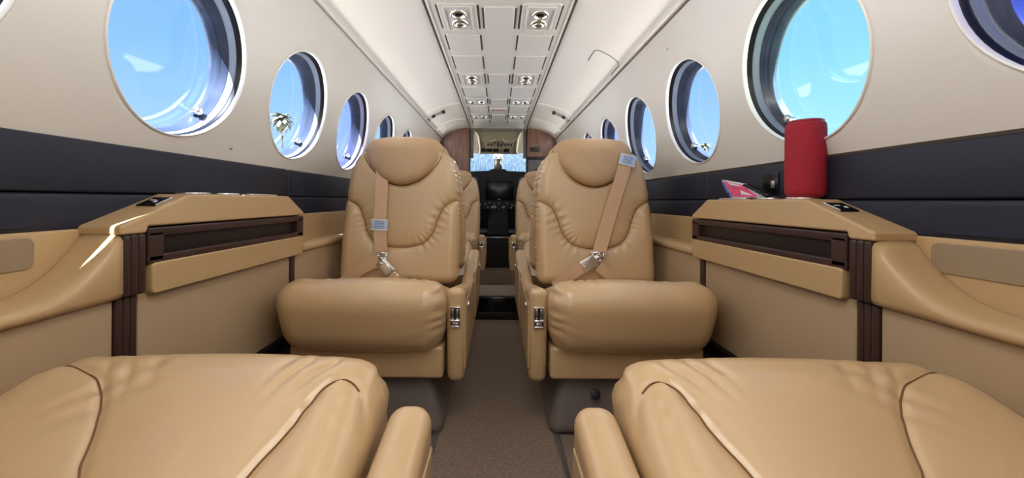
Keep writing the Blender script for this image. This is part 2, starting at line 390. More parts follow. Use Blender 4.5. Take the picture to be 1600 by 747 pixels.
# side wall lower structure
def seg_box(name, side, xa, xb, ya, yb, za, zb, m, parent, r=.004, seg=3):
    return box(name, (side*(xa+xb)/2, (ya+yb)/2, (za+zb)/2), (abs(xb-xa), yb-ya, zb-za), m, parent, r, seg)
for side in (-1, 1):
    w = WALL[side]
    for (ya, yb) in ((Y0, 1.40), (1.404, 2.4), (2.404, Y1)):
        seg_box('navy_pad', side, .765, .80, ya, yb, .7285, .827, NAVY, w, .007)
        seg_box('navy_pad', side, .765, .80, ya, yb, .660, .7265, NAVY, w, .007)
        seg_box('armrest_back_panel', side, .764, .80, ya, yb, .50, .662, PLT, w, .005)
    seg_box('backing_board', side, .790, .83, Y0, Y1, .20, .84, BRD, w, .003)
    # lower vinyl panels
    for (ya, yb) in ((Y0, .70), (.748, 1.292), (1.325, 2.4), (2.404, Y1)):
        seg_box('lower_panel', side, .700, .74, ya, yb, .268, .532, PLP, w, .004)
    # baseboard and carpeted side
    bb = seg_box('baseboard_' + ('left' if side < 0 else 'right'), side, .690, .72, Y0, Y1, .232, .266, BRD, None, .003); tag(bb, kind='structure')
    o = mk('trim_%d' % (7+(side > 0)), [(side*.70, Y0, .235), (side*.70, Y1, .235), (side*.61, Y1, -.005), (side*.61, Y0, -.005)], [(0, 1, 2, 3)], CARS); tag(o, kind='structure')
    # ledge (armrest) : swept profile
    def ledge(ya, yb, ztop, n, name, label):
        V = []; F = []
        prof0 = [(.745, -1), (.700, -1), (.689, -.8), (.685, -.35), (.686, .25), (.691, .65), (.701, .9), (.716, 1.0), (.745, 1.0), (.755, .97), (.7625, .85)]
        m_ = len(prof0)
        for i in range(n+1):
            y = ya+(yb-ya)*i/n; zt = ztop(y); zb = .531
            zc = (zt+zb)/2; hh = (zt-zb)/2
            for (x, q) in prof0:
                rr = .016
                z = zc+q*hh if hh < rr*1.3 else (zt-(1-q)*rr*1.3 if q > 0 else zb+(1+q)*rr*1.3 if q < -.3 else zc)
                V.append((side*x, y, z))
        for i in range(n):
            for k in range(m_-1): a = i*m_+k; F.append((a, a+1, a+1+m_, a+m_))
        F += [tuple(range(m_)), tuple(range(n*m_, (n+1)*m_))]
        o = mk(name, V, F, PLT)
        return tag(o, label, 'ledge')
    sd_ = 'left' if side < 0 else 'right'
    def zt_near(y):
        t = min(1, max(0, (y-.545)/.158)); return .556+.099*(t**2.3)
    ledge(-.6, .7035, zt_near, 80, 'side_ledge', 'tan padded side ledge sweeping up to the %s console beside the near seat' % sd_)
    ledge(1.366, 3.2, lambda y: .563, 8, 'side_ledge', 'tan padded side ledge on the %s wall, forward of the console' % sd_)
    # cover plates
    ye = .632 if side < 0 else .675
    rplate('cover_plate', (side*.7635, (ye+.33)/2, .627), (.004, ye-.33, .052), 0, PLATE, w, .012)
    rplate('cover_plate', (side*.7645, (ye+.33)/2, .693), (.004, ye-.33, .05), 0, NAVY, w, .012)
    rplate('latch_plate', (side*.7635, 1.47, .627), (.004, .10, .05), 0, PLT, w, .008)
    rplate('latch_plate', (side*.7645, 1.47, .693), (.004, .10, .05), 0, NAVY, w, .008)
    rplate('latch_plate', (side*.7645, 1.47, .775), (.004, .10, .06), 0, NAVY, w, .008)
    # small wall fastener
    yc = (YL if side < 0 else YR)[2]+.21 if side < 0 else 1.63
    zf = .862 if side < 0 else 1.30
    mk('wall_screw', *lathe([(.004, 0), (.0045, .002), (.002, .0035)], 12, Matrix.Translation((side*(float(Xw(zf))-.001), 1.085 if side < 0 else 1.46, zf)) @ Matrix.Rotation(-side*R(90), 4, 'Y')), STL, w)
# charger socket plate on right navy pad
sk = box('socket_plate', (.764, 1.075, .772), (.006, .062, .062), BLG, WALL[1], .0025, 3)
box('socket_port', (.7655, 1.06, .770), (.003, .014, .020), STL, sk, .001).location = (-.0035, -.012, -.002)

# aft wall
am = MB().add(*prism([(-.79, 0), (.79, 0), (.79, .82), (.60, 1.375), (.30, 1.50), (-.30, 1.50), (-.60, 1.375), (-.79, .82)], Y0-.03, Y0, 1)).build('wall_aft', CRM, smooth=False); tag(am, kind='structure')
# front partition, two walnut halves
prof = [(float(Xw(z)), z) for z in np.linspace(.82, 1.37, 12)]+[(x, z) for x, z in CP]
for side, nm in ((-1, 'wall_front_left'), (1, 'wall_front_right')):
    poly = [(side*.305, 0), (side*.79, 0), (side*.79, .82)]+[(side*(x+.004), z+.002) for x, z in prof]
    o = MB().add(*prism(poly, Y1-.01, Y1+.02, 1)).build(nm, WOOD, smooth=False); tag(o, kind='structure')
    e_ = box('edge_strip', (side*.302, Y1-.012, .74), (.014, .02, 1.48), BRD, o, .002)
# right partition equipment
t = empty('cabin_display', (.40, 4.07, 1.06)); tag(t, 'grey screen in a dark frame on the right walnut partition', 'screen')
box('frame', (0, 0, 0), (.20, .03, .25), BLK, t, .005); box('screen', (0, -.017, .005), (.165, .004, .165), GRS, t, .001)
o = box('vent_grille', (.385, 4.082, 1.265), (.10, .016, .045), BRD, None, .003); tag(o, 'small dark slotted grille above the display on the right partition', 'grille')

# ================================================================ overhead panel
pan = empty('overhead_panel', (0, 0, 0)); tag(pan, 'long cream overhead service panel running down the cabin ceiling', 'ceiling panel')
ZP = 1.482
mk('backing', *prism([(-.287, ZP+.002), (.287, ZP+.002), (.293, 1.4935), (-.293, 1.4935)], Y0+.02, 4.08, 1), PSU, pan, False)
for s in (-1, 1): box('edge_gap', (s*.2965, 1.45, 1.4895), (.007, 5.2, .006), GAP, pan, .001)
for s in (-1, 1): box('edge_rail', (s*.279, 1.45, ZP+.0005), (.006, 5.2, .004), PSU, pan, .001)
def cell(x, y, sx, sy, kind):
    c = rplate('panel_cover', (x, y, ZP), (sx, sy, .008), 2, PSU, pan, .014, .003)
    for s in (-1, 1):
        g = box('side_gap', (s*(sx/2+.0045), 0, .0025), (.008, sy*.86, .004), GAP, c, .001)
    return c
rows = [(.72, .92, 0), (.955, 1.18, 0), (1.205, 1.445, 0), (1.485, 1.725, 1), (1.765, 1.965, 0), (2.025, 2.25, 0), (2.30, 2.54, 1), (2.59, 2.84, 0), (2.88, 3.06, 1), (3.10, 3.36, 0), (3.40, 3.58, 1), (3.64, 3.82, 0)]
def eyeball(x, y, kind, k_=1.55):
    S4 = Matrix.Diagonal((k_, k_, 1.3, 1))
    name = 'air_nozzle' if kind == 'air' else 'reading_light'
    ex = mk(name, *lathe([(.0225, .006), (.0235, 0), (.0215, -.006), (.018, -.0075), (.0165, -.004), (.0155, .002)], 28, Matrix.Translation((x, y, ZP-.004)) @ S4), CHR, pan)
    if kind == 'air':
        mk('nozzle_core', *lathe([(.0145, .002), (.0135, -.006), (.009, -.009), (.006, -.005), (.0055, .001)], 20, Matrix.Translation((x, y, ZP-.004)) @ S4 @ Matrix.Rotation(.35, 4, 'X')), CHR, ex)
        mk('nozzle_hole', *lathe([(.0058, .0), (.005, -.0052)], 14, Matrix.Translation((x, y, ZP-.005)) @ S4 @ Matrix.Rotation(.35, 4, 'X')), BLK, ex)
    else:
        mk('lamp_lens', *lathe([(.0145, .003), (.0135, -.003), (.008, -.0055), (.003, -.006)], 20, Matrix.Translation((x, y, ZP-.004)) @ S4 @ Matrix.Rotation(.25, 4, 'X')), BLG, ex)
for (ya, yb, v) in rows:
    for s in (-1, 1):
        yc = (ya+yb)/2; c = cell(s*.168, yc, .155, yb-ya, v)
        if v:
            iy = (yb-ya)*.43
            if yb-ya > .2:
                for (dx, dy, sx, sy) in ((0, iy, .112, .008), (0, -iy, .112, .008), (.055, 0, .008, 2*iy), (-.055, 0, .008, 2*iy)):
                    box('recess_rim', (dx, dy, -.006), (sx, sy, .006), PSU, c, .0025, 2)
                eyeball(s*.168, yc+.040, 'air'); eyeball(s*.168, yc-.040, 'light')
            else:
                eyeball(s*.168-.035, yc, 'air', 1.3); eyeball(s*.168+.035, yc, 'light', 1.3)
for (ya, yb) in ((.90, 1.11), (1.51, 1.72), (2.32, 2.52), (2.89, 3.05), (3.42, 3.62)):
    cell(.0, (ya+yb)/2, .125, yb-ya, 0)
ex = rplate('exit_sign', (0, 3.24, ZP), (.14, .11, .010), 2, PSU, pan, .02, .003)
def text(name, body, size, m, parent, M4, ext=.0006):
    cu = bpy.data.curves.new(name, 'FONT'); cu.body = body; cu.size = size; cu.align_x = 'CENTER'; cu.align_y = 'CENTER'; cu.extrude = ext
    ob = bpy.data.objects.new(name+'_tmp', cu); COL.objects.link(ob); bpy.context.view_layer.update()
    me = bpy.data.meshes.new_from_object(ob.evaluated_get(bpy.context.evaluated_depsgraph_get())); bpy.data.objects.remove(ob)
    me.name = name; me.materials.clear(); me.materials.append(m)
    o = bpy.data.objects.new(name, me); COL.objects.link(o); o.parent = parent; o.matrix_local = M4; return o
# text on ceiling, read by someone looking forward
text('exit_lettering', 'EXIT', .055, TXR, ex, Matrix.Translation((0, 0, -.0056)) @ Matrix.Rotation(R(180), 4, 'X'))
ex.data.materials[0] = PSU

# oxygen tubes / ceiling lights along the arc
def cove_lamp(s, label):
    t = empty('cove_reading_lamp', (0, 0, 0)); tag(t, label, 'lamp')
    arc = [(s*x, 3.2, z-.010) for x, z in CP if x < .585 and x > .44]
    n = len(arc)
    mk('lens_tube', *tube(arc, .012, 10), G_CLR, t); mk('inner_rod', *tube(arc[n//4:], .006, 8), STL, t)
    mk('end_cap', *tube(arc[:2], .016, 10), BLK, t); mk('end_cap', *tube(arc[-3:], .016, 10), BLK, t)
    k = n//3; mk('dark_band', *tube(arc[k:k+4], .0135, 10), BLK, t)
cove_lamp(-1, 'clear tube lamp with dark caps on the left ceiling cove near the front')
cove_lamp(1, 'clear tube lamp with dark caps on the right ceiling cove near the front')
# access hatch in the right cove: thin dark joint on three sides
def Zc(x): o = CP[np.argsort(CP[:, 0])]; return float(np.interp(x, o[:, 0], o[:, 1]))
def hp(x, y): return (x, y, Zc(x)-.0005)
pts = [hp(.47, 2.02), hp(.47, 1.895), hp(.475, 1.878), hp(.487, 1.870)]+[hp(x, 1.870) for x in np.linspace(.50, .575, 7)]+[hp(.585, 1.875), hp(.590, 1.89), hp(.590, 2.02)]
hj = mk('hatch_joint', *tube(pts, .0018, 6), GAP); hj.parent = ceil

# ================================================================ consoles
def console(side):
    sd_ = 'left' if side < 0 else 'right'
    t = empty('side_console', (side*.73, 1.03, .53))
    tag(t, 'tan %s console with dark brown slot and metal rims on top' % ('left' if side < 0 else 'right'), 'console')
    def L(x, y, z): return (side*x-side*.73, y-1.03, z-.53)
    def P(name, c, size, m, par=t, r=.004, seg=3):
        return box(name, L(*c), size, m, par, r, seg)
    # cap
    poly = [(.700, .650), (.752, .650), (.756, .663), (1.357, .663), (1.362, .672), (1.275, .728), (.865, .728), (.700, .667)]
    V, F = prism([(y-1.03, z-.53) for y, z in poly], side*(.686-.73), side*(.7695-.73), 0)
    V = [(v[0] + side*(.008*max(0, (v[2]-.135)/.063) if abs(v[0]) > .04 and v[0]*side < 0 else 0), v[1], v[2]) for v in V]
    bevel(mk('cap', V, F, PLT, t), .007, 4)
    # frame body behind
    P('frame', (.728, 1.054, .596), (.052, .606, .13), BRN)
    # dark fascia: outer frame bars around recessed slot
    fx = .694
    P('fascia_bar', (fx, 1.054, .651), (.018, .60, .018), BRN, r=.003)
    P('fascia_bar', (fx, 1.054, .597), (.018, .60, .016), BRN, r=.003)
    P('fascia_bar', (fx, .772, .622), (.018, .035, .06), BRN, r=.003)
    P('fascia_bar', (fx, 1.335, .622), (.018, .038, .06), BRN, r=.003)
    P('slot_back', (.701, 1.054, .624), (.006, .56, .05), BRD, r=.002)
    rplate('folding_table_front', L(.692, 1.053, .559), (.020, .585, .062), 0, PLT, t, .009, .003)
    # upper pilaster, reeded
    for k, yy in enumerate((.712, .727, .742)):
        P('pilaster_reed', (.694, yy, .592), (.020, .0145, .116), BRN, r=.005)
    for yy in (.708, .722, .736):
        P('lower_pilaster_reed', (.702, yy, .400), (.014, .0135, .264), BRN, r=.004)
    P('thin_pilaster', (.702, 1.308, .400), (.012, .026, .264), BRN, r=.003)
    # switch plate on the near slope
    sl = math.atan2(.728-.667, .865-.700)
    c = L(.728, .815, .7105); rot = Matrix.Rotation(sl, 4, 'X')
    sw = empty('switch_plate', c, 0, t); sw.rotation_euler = (sl, 0, 0)
    sw2 = box('switch_body', (0, 0, .001), (.040, .046, .004), BLG, sw, .0015)
    sw2.parent = sw
    for (dx, dy, sx, sy) in ((-.006, .004, .012, .003), (.006, -.005, .006, .008)): 
        V, F = rb((dx, dy, .0033), (sx, sy, .001), .0003, 1); q = mk('icon', V, F, WHT, sw)
    V, F = rb((-side*.021, 0, .0022), (.002, .046, .004), .0005, 1); mk('switch_bezel', V, F, CHR, sw)
    # rims of cup holders and tray
    for (yy, rr) in ((.925, .0315), (1.03, .0315)):
        q = mk('cup_holder', *lathe([(rr-.004, -.01), (rr-.004, .0035), (rr, .0045), (rr+.003, .003), (rr+.003, -.001)], 40, Matrix.Translation(L(.7335, yy, .729))), CHR, t)
        q2 = mk('cup_well', *lathe([(rr-.004, .0012), (.002, .0012)], 40, Matrix.Translation(L(.7335, yy, .729))), BLG, q)
    P('tray_rim', (.7335, 1.155, .7295), (.066, .13, .007), CHR, r=.003)
    return t
console(-1); console(1)

# ================================================================ SEATS
BK_Y, TILT = .47, .16
HWZ = [.36, .40, .55, .62, .70, .72, .76, .80, .84, .88, .905, .93, .945, .957]
HWV = [.243, .246, .248, .247, .243, .240, .238, .233, .226, .214, .200, .178, .155, .12]
U_seam = smooth_curve([(-.262, .722), (-.225, .716), (-.18, .690), (-.155, .64), (-.13, .575), (-.085, .535), (0, .522), (.085, .535), (.13, .575), (.155, .64), (.18, .690), (.225, .716), (.262, .722)], 96)
H_seam = smooth_curve([(-.168, .935), (-.158, .895), (-.128, .850), (-.075, .803), (0, .781), (.075, .803), (.128, .850), (.158, .895), (.168, .935)], 64)
BT = .10; BZ0, BZ1 = .375, .957
def groove(d, w): return np.exp(-(d/w)**2)
def ripple(x, a, f, ph=0): return np.sin(a*f+ph+1.3*np.sin(a*f*.37))
def back_front_disp(x, z):
    """how far the front skin sits in front of the base plane (positive = toward occupant)"""
    P = np.stack([x, z], 1)
    d, a, s = dist_poly(P, U_seam); h, ha, hs = dist_poly(P, H_seam)
    inside = np.where(s > 0, 1, 0)
    out = .015*(1-np.exp(-d/.028)) - .006*groove(d, .007)
    out += -.006*groove(h, .012)
    L = a.max() if len(a) else 1
    total = 0.75
    # gathers close to the U seam's shoulders and lower corners
    corner = np.exp(-((np.abs(x)-.165)/.05)**2)*np.exp(-((z-.655)/.07)**2)
    corner2 = np.exp(-((np.abs(x)-.10)/.045)**2)*np.exp(-((z-.545)/.04)**2)
    out += .0032*(corner+1.1*corner2)*np.sin(a*235+1.8*np.sin(a*37))*np.exp(-(d/.030))*np.clip(d/.006, 0, 1)
    out += .004*np.sin(x*9+z*7)*.3
    return out
def back_plane(z): return BK_Y+TILT*(z-.45)
def y_front(x, z, off=0.0):
    """y of the front skin of the backrest at (x, z) away from its rounded rim"""
    x = np.atleast_1d(np.asarray(x, float)); z = np.atleast_1d(np.asarray(z, float))
    hw = np.interp(z, HWZ, HWV); e = np.clip(1-(hw-np.abs(x))/.045, 0, 1)
    return back_plane(z)-back_front_disp(x, z)+.035*(1-np.sqrt(1-e*e*.98)) - off
def build_back(mirror):
    V, F = dbox((.5, BT, BZ1-BZ0), .042, (140, 4, 160))
    x, y, z = V.T.copy(); z = z+(BZ0+BZ1)/2
    hw = np.interp(z, HWZ, HWV); u = x/.25
    ff = (y < -BT/2+.0405)  # front side incl. rounding
    wgt = np.clip((BT/2-.006-y)/BT, 0, 1)**1.2
    X = u*hw
    disp = back_front_disp(X, z)
    Y = back_plane(z)+(y+BT/2) - disp*np.where(y < 0, np.clip(-y/(BT/2), 0, 1), 0)
    # soft gathers on the side gusset
    sidew = np.exp(-((np.abs(u)-1)/.06)**2)*np.exp(-(y/(BT*.35))**2)
    X = X - np.sign(u)*sidew*.0035*(np.sin(z*120+1.5*np.sin(z*37))**2)
    V = np.stack([X*mirror, Y, z], 1)
    # faces by region: centre panel (above U seam) and wrap bolster (below it)
    cent = V[np.array(F)].mean(1); cx = cent[:, 0]*mirror
    d, a, s = dist_poly(np.stack([cx, cent[:, 2]], 1), U_seam)
    uz = np.interp(np.abs(cx), [0], [0])
    inside = (s > 0)
    front = cent[:, 1] < back_plane(cent[:, 2])+.03
    return V, F, inside, front
def sub(V, F, mask):
    F = [f for f, k in zip(F, mask) if k]; used = sorted({i for f in F for i in f}); mp = {o: n for n, o in enumerate(used)}
    return V[used], [tuple(mp[i] for i in f) for f in F]
def head_surf(x, z):
    return back_plane(z) - .014 + .030*(np.abs(x)/.17)**3
def build_headrest():
    top = smooth_curve([(.168, .935), (.155, .962), (.125, .982), (.06, .991), (0, .992), (-.06, .991), (-.125, .982), (-.155, .962), (-.168, .935)], 64)
    bot = smooth_curve([(-.168, .935), (-.158, .895), (-.128, .850), (-.075, .803), (0, .781), (.075, .803), (.128, .850), (.158, .895), (.168, .935)], 64)
    out = np.concatenate([top, bot[1:-1]]); n = len(out); c = np.array([0, .89])
    rings = [1.0, .997, .985, .965, .93, .88, .80, .70, .56, .40, .2]
    V = []; F = []
    for r in (.90, 1.0):
        p = c+(out-c)*r; V += [(a, float(back_plane(b))+(.052 if r < 1 else .042), b) for a, b in p]
    for r in rings:
        p = c+(out-c)*r; lift = .036*math.sqrt(max(0, 1-r**5))
        base = head_surf(p[:, 0], p[:, 1]) - lift + np.clip(p[:, 1]-.945, 0, 1)*.55
        V += [(a, float(b), zc) for (a, zc), b in zip(p, base)]
    nr = len(rings)+2
    for k in range(nr-1):
        for i in range(n): j = (i+1) % n; F.append((k*n+i, k*n+j, (k+1)*n+j, (k+1)*n+i))
    V.append((0, float(head_surf(0, .89))-.036, .89)); ci = len(V)-1
    for i in range(n): F.append(((nr-1)*n+i, (nr-1)*n+(i+1) % n, ci))
    F.append(tuple(range(n)))
    return V, F
CS_a = smooth_curve([(.256, .155), (.240, .118), (.210, .100), (.185, .125), (.172, .175), (.150, .26), (.135, .50)], 72)
CS_o = smooth_curve([(-.256, .045), (-.225, .065), (-.18, .082), (-.12, .112), (-.078, .150), (-.035, .21), (-.005, .27), (.01, .50)], 72)
def cush_top(x, y, n_top, t):
    """vertical displacement of the cushion's skin"""
    P = np.stack([x, y], 1)
    da, aa, sa_ = dist_poly(P, CS_a); do, ao, so_ = dist_poly(P, CS_o); d = np.minimum(da, do)
    puff = .009*(1-np.exp(-d/.055)) - .0035*groove(d, .006) - .012
    ga = np.exp(-((x-.19)/.06)**2-((y-.11)/.06)**2)*np.sin(aa*150+2*np.sin(aa*40)) * np.exp(-da/.035)
    go = np.exp(-((x+.09)/.09)**2-((y-.12)/.07)**2)*np.sin(ao*110+2*np.sin(ao*33)) * np.exp(-do/.05)
    cr1 = sum(a_*np.exp(-((x+b_*y-c_)/w_)**2)*np.exp(-((y-d_)/.035)**2) for a_, b_, c_, w_, d_ in
              ((1, .5, .215, .007, .085), (.9, .35, .170, .006, .09), (.7, .2, .130, .008, .08), (.8, -.9, -.215, .007, .085), (.9, -.8, -.175, .008, .09), (.6, -.6, -.12, .009, .085)))
    return n_top*(puff + .0016*ga + .0022*go - .0046*cr1 + .016*np.exp(-((y-.07)/.09)**2) - .135*np.clip((y-.10)/.42, 0, 1)**1.15)
def build_cushion(mirror):
    sx, sy, sz = .522, .52, .205
    V, F = dbox((sx, sy, sz), .068, (140, 130, 10))
    x, y, z = V.T.copy(); y = y+sy/2
    t = (z/sz+.5)
    n_top = np.clip((z+.03)/(sz/2+.03), 0, 1)**1.3
    wo = np.clip(-x/.26, 0, 1)
    X = x*(1-(.06+.07*wo)*(1-t)**1.2)
    Y = y + .035*(1-t)**2*np.exp(-(y/.2)**2)
    frontw = np.exp(-((y)/.10)**2)
    Y -= .010*frontw*np.cos(x/.26*1.4)
    Z = z + cush_top(x, y, n_top, t)
    # bottom edge of the roll is squarer
    Z -= .012*(1-t)*frontw
    cw = np.exp(-((np.abs(x-.240))/.022)**2)*np.exp(-((y-.03)/.05)**2)*np.clip((t-.15)/.3, 0, 1)
    rip = np.sin(z*210+1.5*np.sin(z*60))
    Y += .0032*cw*rip; X += -.0025*cw*rip
    fr = np.exp(-(y/.03)**2)
    Y += fr*.003*np.exp(-((z+.050-(x-.10)*.18)/.006)**2)*np.exp(-((x-.19)/.06)**2)
    Y += fr*.002*np.exp(-((z+.030-(x-.10)*.25)/.006)**2)*np.exp(-((x-.21)/.04)**2)
    return np.stack([(X-.004)*mirror, Y, Z+.364], 1), F
def build_arm(mirror):
    V, F = dbox((.060, .475, .300), .024, (6, 40, 30))
    x, y, z = V.T.copy(); y += .475/2; t = z/.300+.5
    zz = z+.304
    zz -= t*.085*(y/.475)                        # top slopes down to the rear
    X = x*(1-.10*(1-t)); yy = y+.02*(1-t)**2*np.exp(-(y/.1)**2)
    return np.stack([(X+.278)*mirror, yy+.065, zz], 1), F
SEATMESH = {}
def make_seat(mirror, loc, rz, label):
    t = empty('passenger_chair', loc, rz); tag(t, label, 'chair', None)
    V, F, inside, front = build_back(mirror)
    centre = inside & front; bol = (~inside) & front
    mk('backrest_shell', *sub(V, F, ~front), LE, t)
    mk('centre_panel', *sub(V, F, centre), LE, t)
    mk('wrap_bolster', *sub(V, F, bol), LE, t)
    sp_ = [((x_)*mirror, float(y_front(x_, z_)[0])-.0008, z_) for x_, z_ in U_seam if abs(x_) < .238]
    mk('piping_seam', *tube(sp_, .0017, 6), SEAM, t)
    Vh, Fh = build_headrest(); mk('headrest', Vh, Fh, LH, t)
    hb = smooth_curve([(-.168, .935), (-.158, .895), (-.128, .850), (-.075, .803), (0, .781), (.075, .803), (.128, .850), (.158, .895), (.168, .935)], 64)
    hs = [(x_*1.006, min(float(head_surf(x_, z_)), float(y_front(x_, z_)[0]))-.001, z_-.002) for x_, z_ in hb]
    mk('headrest_seam', *tube(hs, .0018, 6), SEAM, t)
    V, F = build_cushion(mirror); cu = mk('seat_cushion', V, F, LE, t)
    for C_ in (CS_a, CS_o):
        q_ = C_[(np.abs(C_[:, 0]) < .232) & (C_[:, 1] < .44)]
        zt_ = cush_top(q_[:, 0], q_[:, 1], np.ones(len(q_)), 1) + .205/2 + .364
        ex_ = np.clip((np.abs(q_[:, 0])-.193)/.068, 0, 1); ey_ = np.clip((.068-q_[:, 1])/.068, 0, 1)
        rr_ = np.clip(ex_**2+ey_**2, 0, 1); zt_ = zt_ - .068*(1-np.sqrt(1-rr_*.98))
        mk('cushion_seam', *tube([((a_-.004)*mirror, b_, c_+.0012) for (a_, b_), c_ in zip(q_, zt_)], .0011, 6), SEAM, cu)
    # arm
    V, F = build_arm(mirror); ar = mk('armrest', V, F, LE, t)
    a = mirror
    # aisle-side inset panel + button
    V, F = dbox((.006, .40, .20), .0028, (1, 10, 10)); V = V+np.array((.3065*a, .285, .300)); mk('side_panel', V, F, PLT, ar)
    mk('recline_button', *lathe([(.002, .008), (.009, .0075), (.012, .004), (.0125, 0), (.0125, -.004)], 20, Matrix.Translation((.308*a, .165, .375)) @ Matrix.Rotation(a*R(90), 4, 'Y')), CHR, ar)
    # chrome latch on front face
    fy = .062
    lz = .366
    mb = MB()
    for (dx, dz, sx_, sz_) in ((-.014, 0, .004, .060), (.014, 0, .004, .060), (0, .029, .032, .004), (0, -.029, .032, .004)): mb.add(*rb((.278*a+dx, fy+.001, lz+dz), (sx_, .008, sz_), .0015))
    la = mb.build('latch_frame', CHR, ar)
    V, F = rb((.278*a, fy+.003, lz), (.026, .004, .056), .001); mk('latch_slot', V, F, BLK, la)
    mb = MB().add(*rb((.278*a, fy-.003, lz-.010), (.030, .012, .008), .003)).add(*rb((.278*a-.007, fy, lz+.010), (.007, .006, .03), .002)).add(*rb((.278*a+.007, fy, lz+.010), (.007, .006, .03), .002)).add(*rb((.278*a, fy, lz-.021), (.02, .006, .009), .002))
    mb.build('latch_slider', CHR, la)
    # base box under cushion, pedestal, rails
    V, F = dbox((.468, .44, .10), .012, (4, 4, 2)); V = V+np.array((.008*a, .285, .225)); mk('base_box', V, F, LE, t)
    V, F = dbox((.46, .44, .17), .03, (6, 6, 6)); k = np.clip(.5-V[:, 2]/.17, 0, 1); V[:, 0] *= .82+.22*k; V[:, 1] *= .86+.2*k
    V = V+np.array((.01*a, .30, .087)); pd = mk('pedestal', V, F, SHR, t)
    mk('front_rod', *tube([(-.05, .075, .185), (.19, .075, .185)], .005, 8), STL, pd)
    if mirror < 0: mk('floor_speaker_grille', *lathe([(.014, 0), (.015, .004), (.013, .005), (.004, .006)], 20, Matrix.Translation((-a*-.10, .085, .125)) @ Matrix.Rotation(R(60), 4, 'X')), BLK, pd)
    return t
def dup(o, loc, rz, label):
    c = o.copy(); COL.objects.link(c); c.location = loc; c.rotation_euler = (0, 0, rz); c['label'] = label
    def rec(src, dst):
        for ch in src.children:
            q = ch.copy(); COL.objects.link(q); q.parent = dst; q.matrix_parent_inverse = ch.matrix_parent_inverse.copy(); rec(ch, q)
    rec(o, c); return c
CX = .405
sA = make_seat(1, (-CX, 1.10, 0), 0, 'tan leather seat facing the camera on the left, belt clip halfway down its strap')
sB = make_seat(-1, (CX, 1.10, 0), 0, 'tan leather seat facing the camera on the right, belt clip high on its headrest')
C0 = .425
n0 = dup(sB, (-C0+.012, .63, .007), math.pi, 'nearest left tan leather seat, only cushion and armrest in view')
n1 = dup(sA, (C0, .63, .007), math.pi, 'nearest right tan leather seat, only cushion and armrest in view')
f0 = dup(sB, (-CX, 2.42, 0), math.pi, 'left tan leather seat standing back to back behind the left belted seat')
f1 = dup(sA, (CX, 2.42, 0), math.pi, 'right tan leather seat standing back to back behind the right belted seat')
g0 = dup(sA, (-CX, 2.93, 0), 0, 'farthest left tan leather seat facing aft near the walnut partition')
g1 = dup(sB, (CX, 2.93, 0), 0, 'farthest right tan leather seat facing aft near the walnut partition')
for s in (f0, f1):
    for ch in s.children:
        if ch.name.startswith('armrest'): ch.location.y += .235
for s, m_ in ((n0, -.018), (n1, .012)):
    for ch in s.children:
        if ch.name.startswith('armrest'): ch.location = (m_, .025, -.020)
for s in (sA, sB, n0, n1, f0, f1, g0, g1): s['group'] = 'tan leather cabin seats'

# ---- seat belts on the two belted seats (local seat space, +x to the image right for both)
def strap(path, width, parent, name, m=BELT, off=.006, n=28, wd=None, twist=None):
    """path: list of (x, z) on the back surface; optional third value = extra distance from the surface"""
    P = smooth_curve([(p[0], p[1], p[2] if len(p) > 2 else 0) for p in path], n)
    C = []; Wd = []; Nn = []
    for i, p in enumerate(P):
        q = P[min(i+1, len(P)-1)]-P[max(i-1, 0)]
        hi = p[1] > .945
        y = float(back_plane(p[1]))-.016-off-p[2]
        C.append((p[0], y, p[1])); w_ = Vector((q[1], 0, -q[0])).normalized(); Wd.append(w_); Nn.append((0, -1, 0))
    return mk(name, *ribbon(C, Wd, width, .0016, Nn), m, parent, False)
def clip(x, z, ang, parent, ext):
    y = float(back_plane(z))-.026-ext
    rot = Matrix.Rotation(ang, 4, 'Y')
    t = empty('strap_clip', (x, y, z), 0, parent); t.rotation_euler = (0, ang, 0)
    V, F = rb((0, 0, 0), (.058, .006, .040), .002); V = V.copy(); V[:, 0] *= 1+.10*np.abs(V[:, 2])/.02 - .05
    t.scale = (1.12, 1, 1.12)
    mk('clip_body', V, F, CLIP, t)
    mb = MB()
    for k in range(5): mb.add(*rb((0, -.0034, .011-.0055*k), (.034, .0012, .0018), .0004, 1))
    mb.build('clip_print', INK, t)
    mb = MB().add(*rb((0, -.0032, .0185), (.062, .002, .003), .0008, 1)).add(*rb((0, -.0032, -.0185), (.062, .002, .003), .0008, 1)); mb.build('clip_edge', WHT, t)
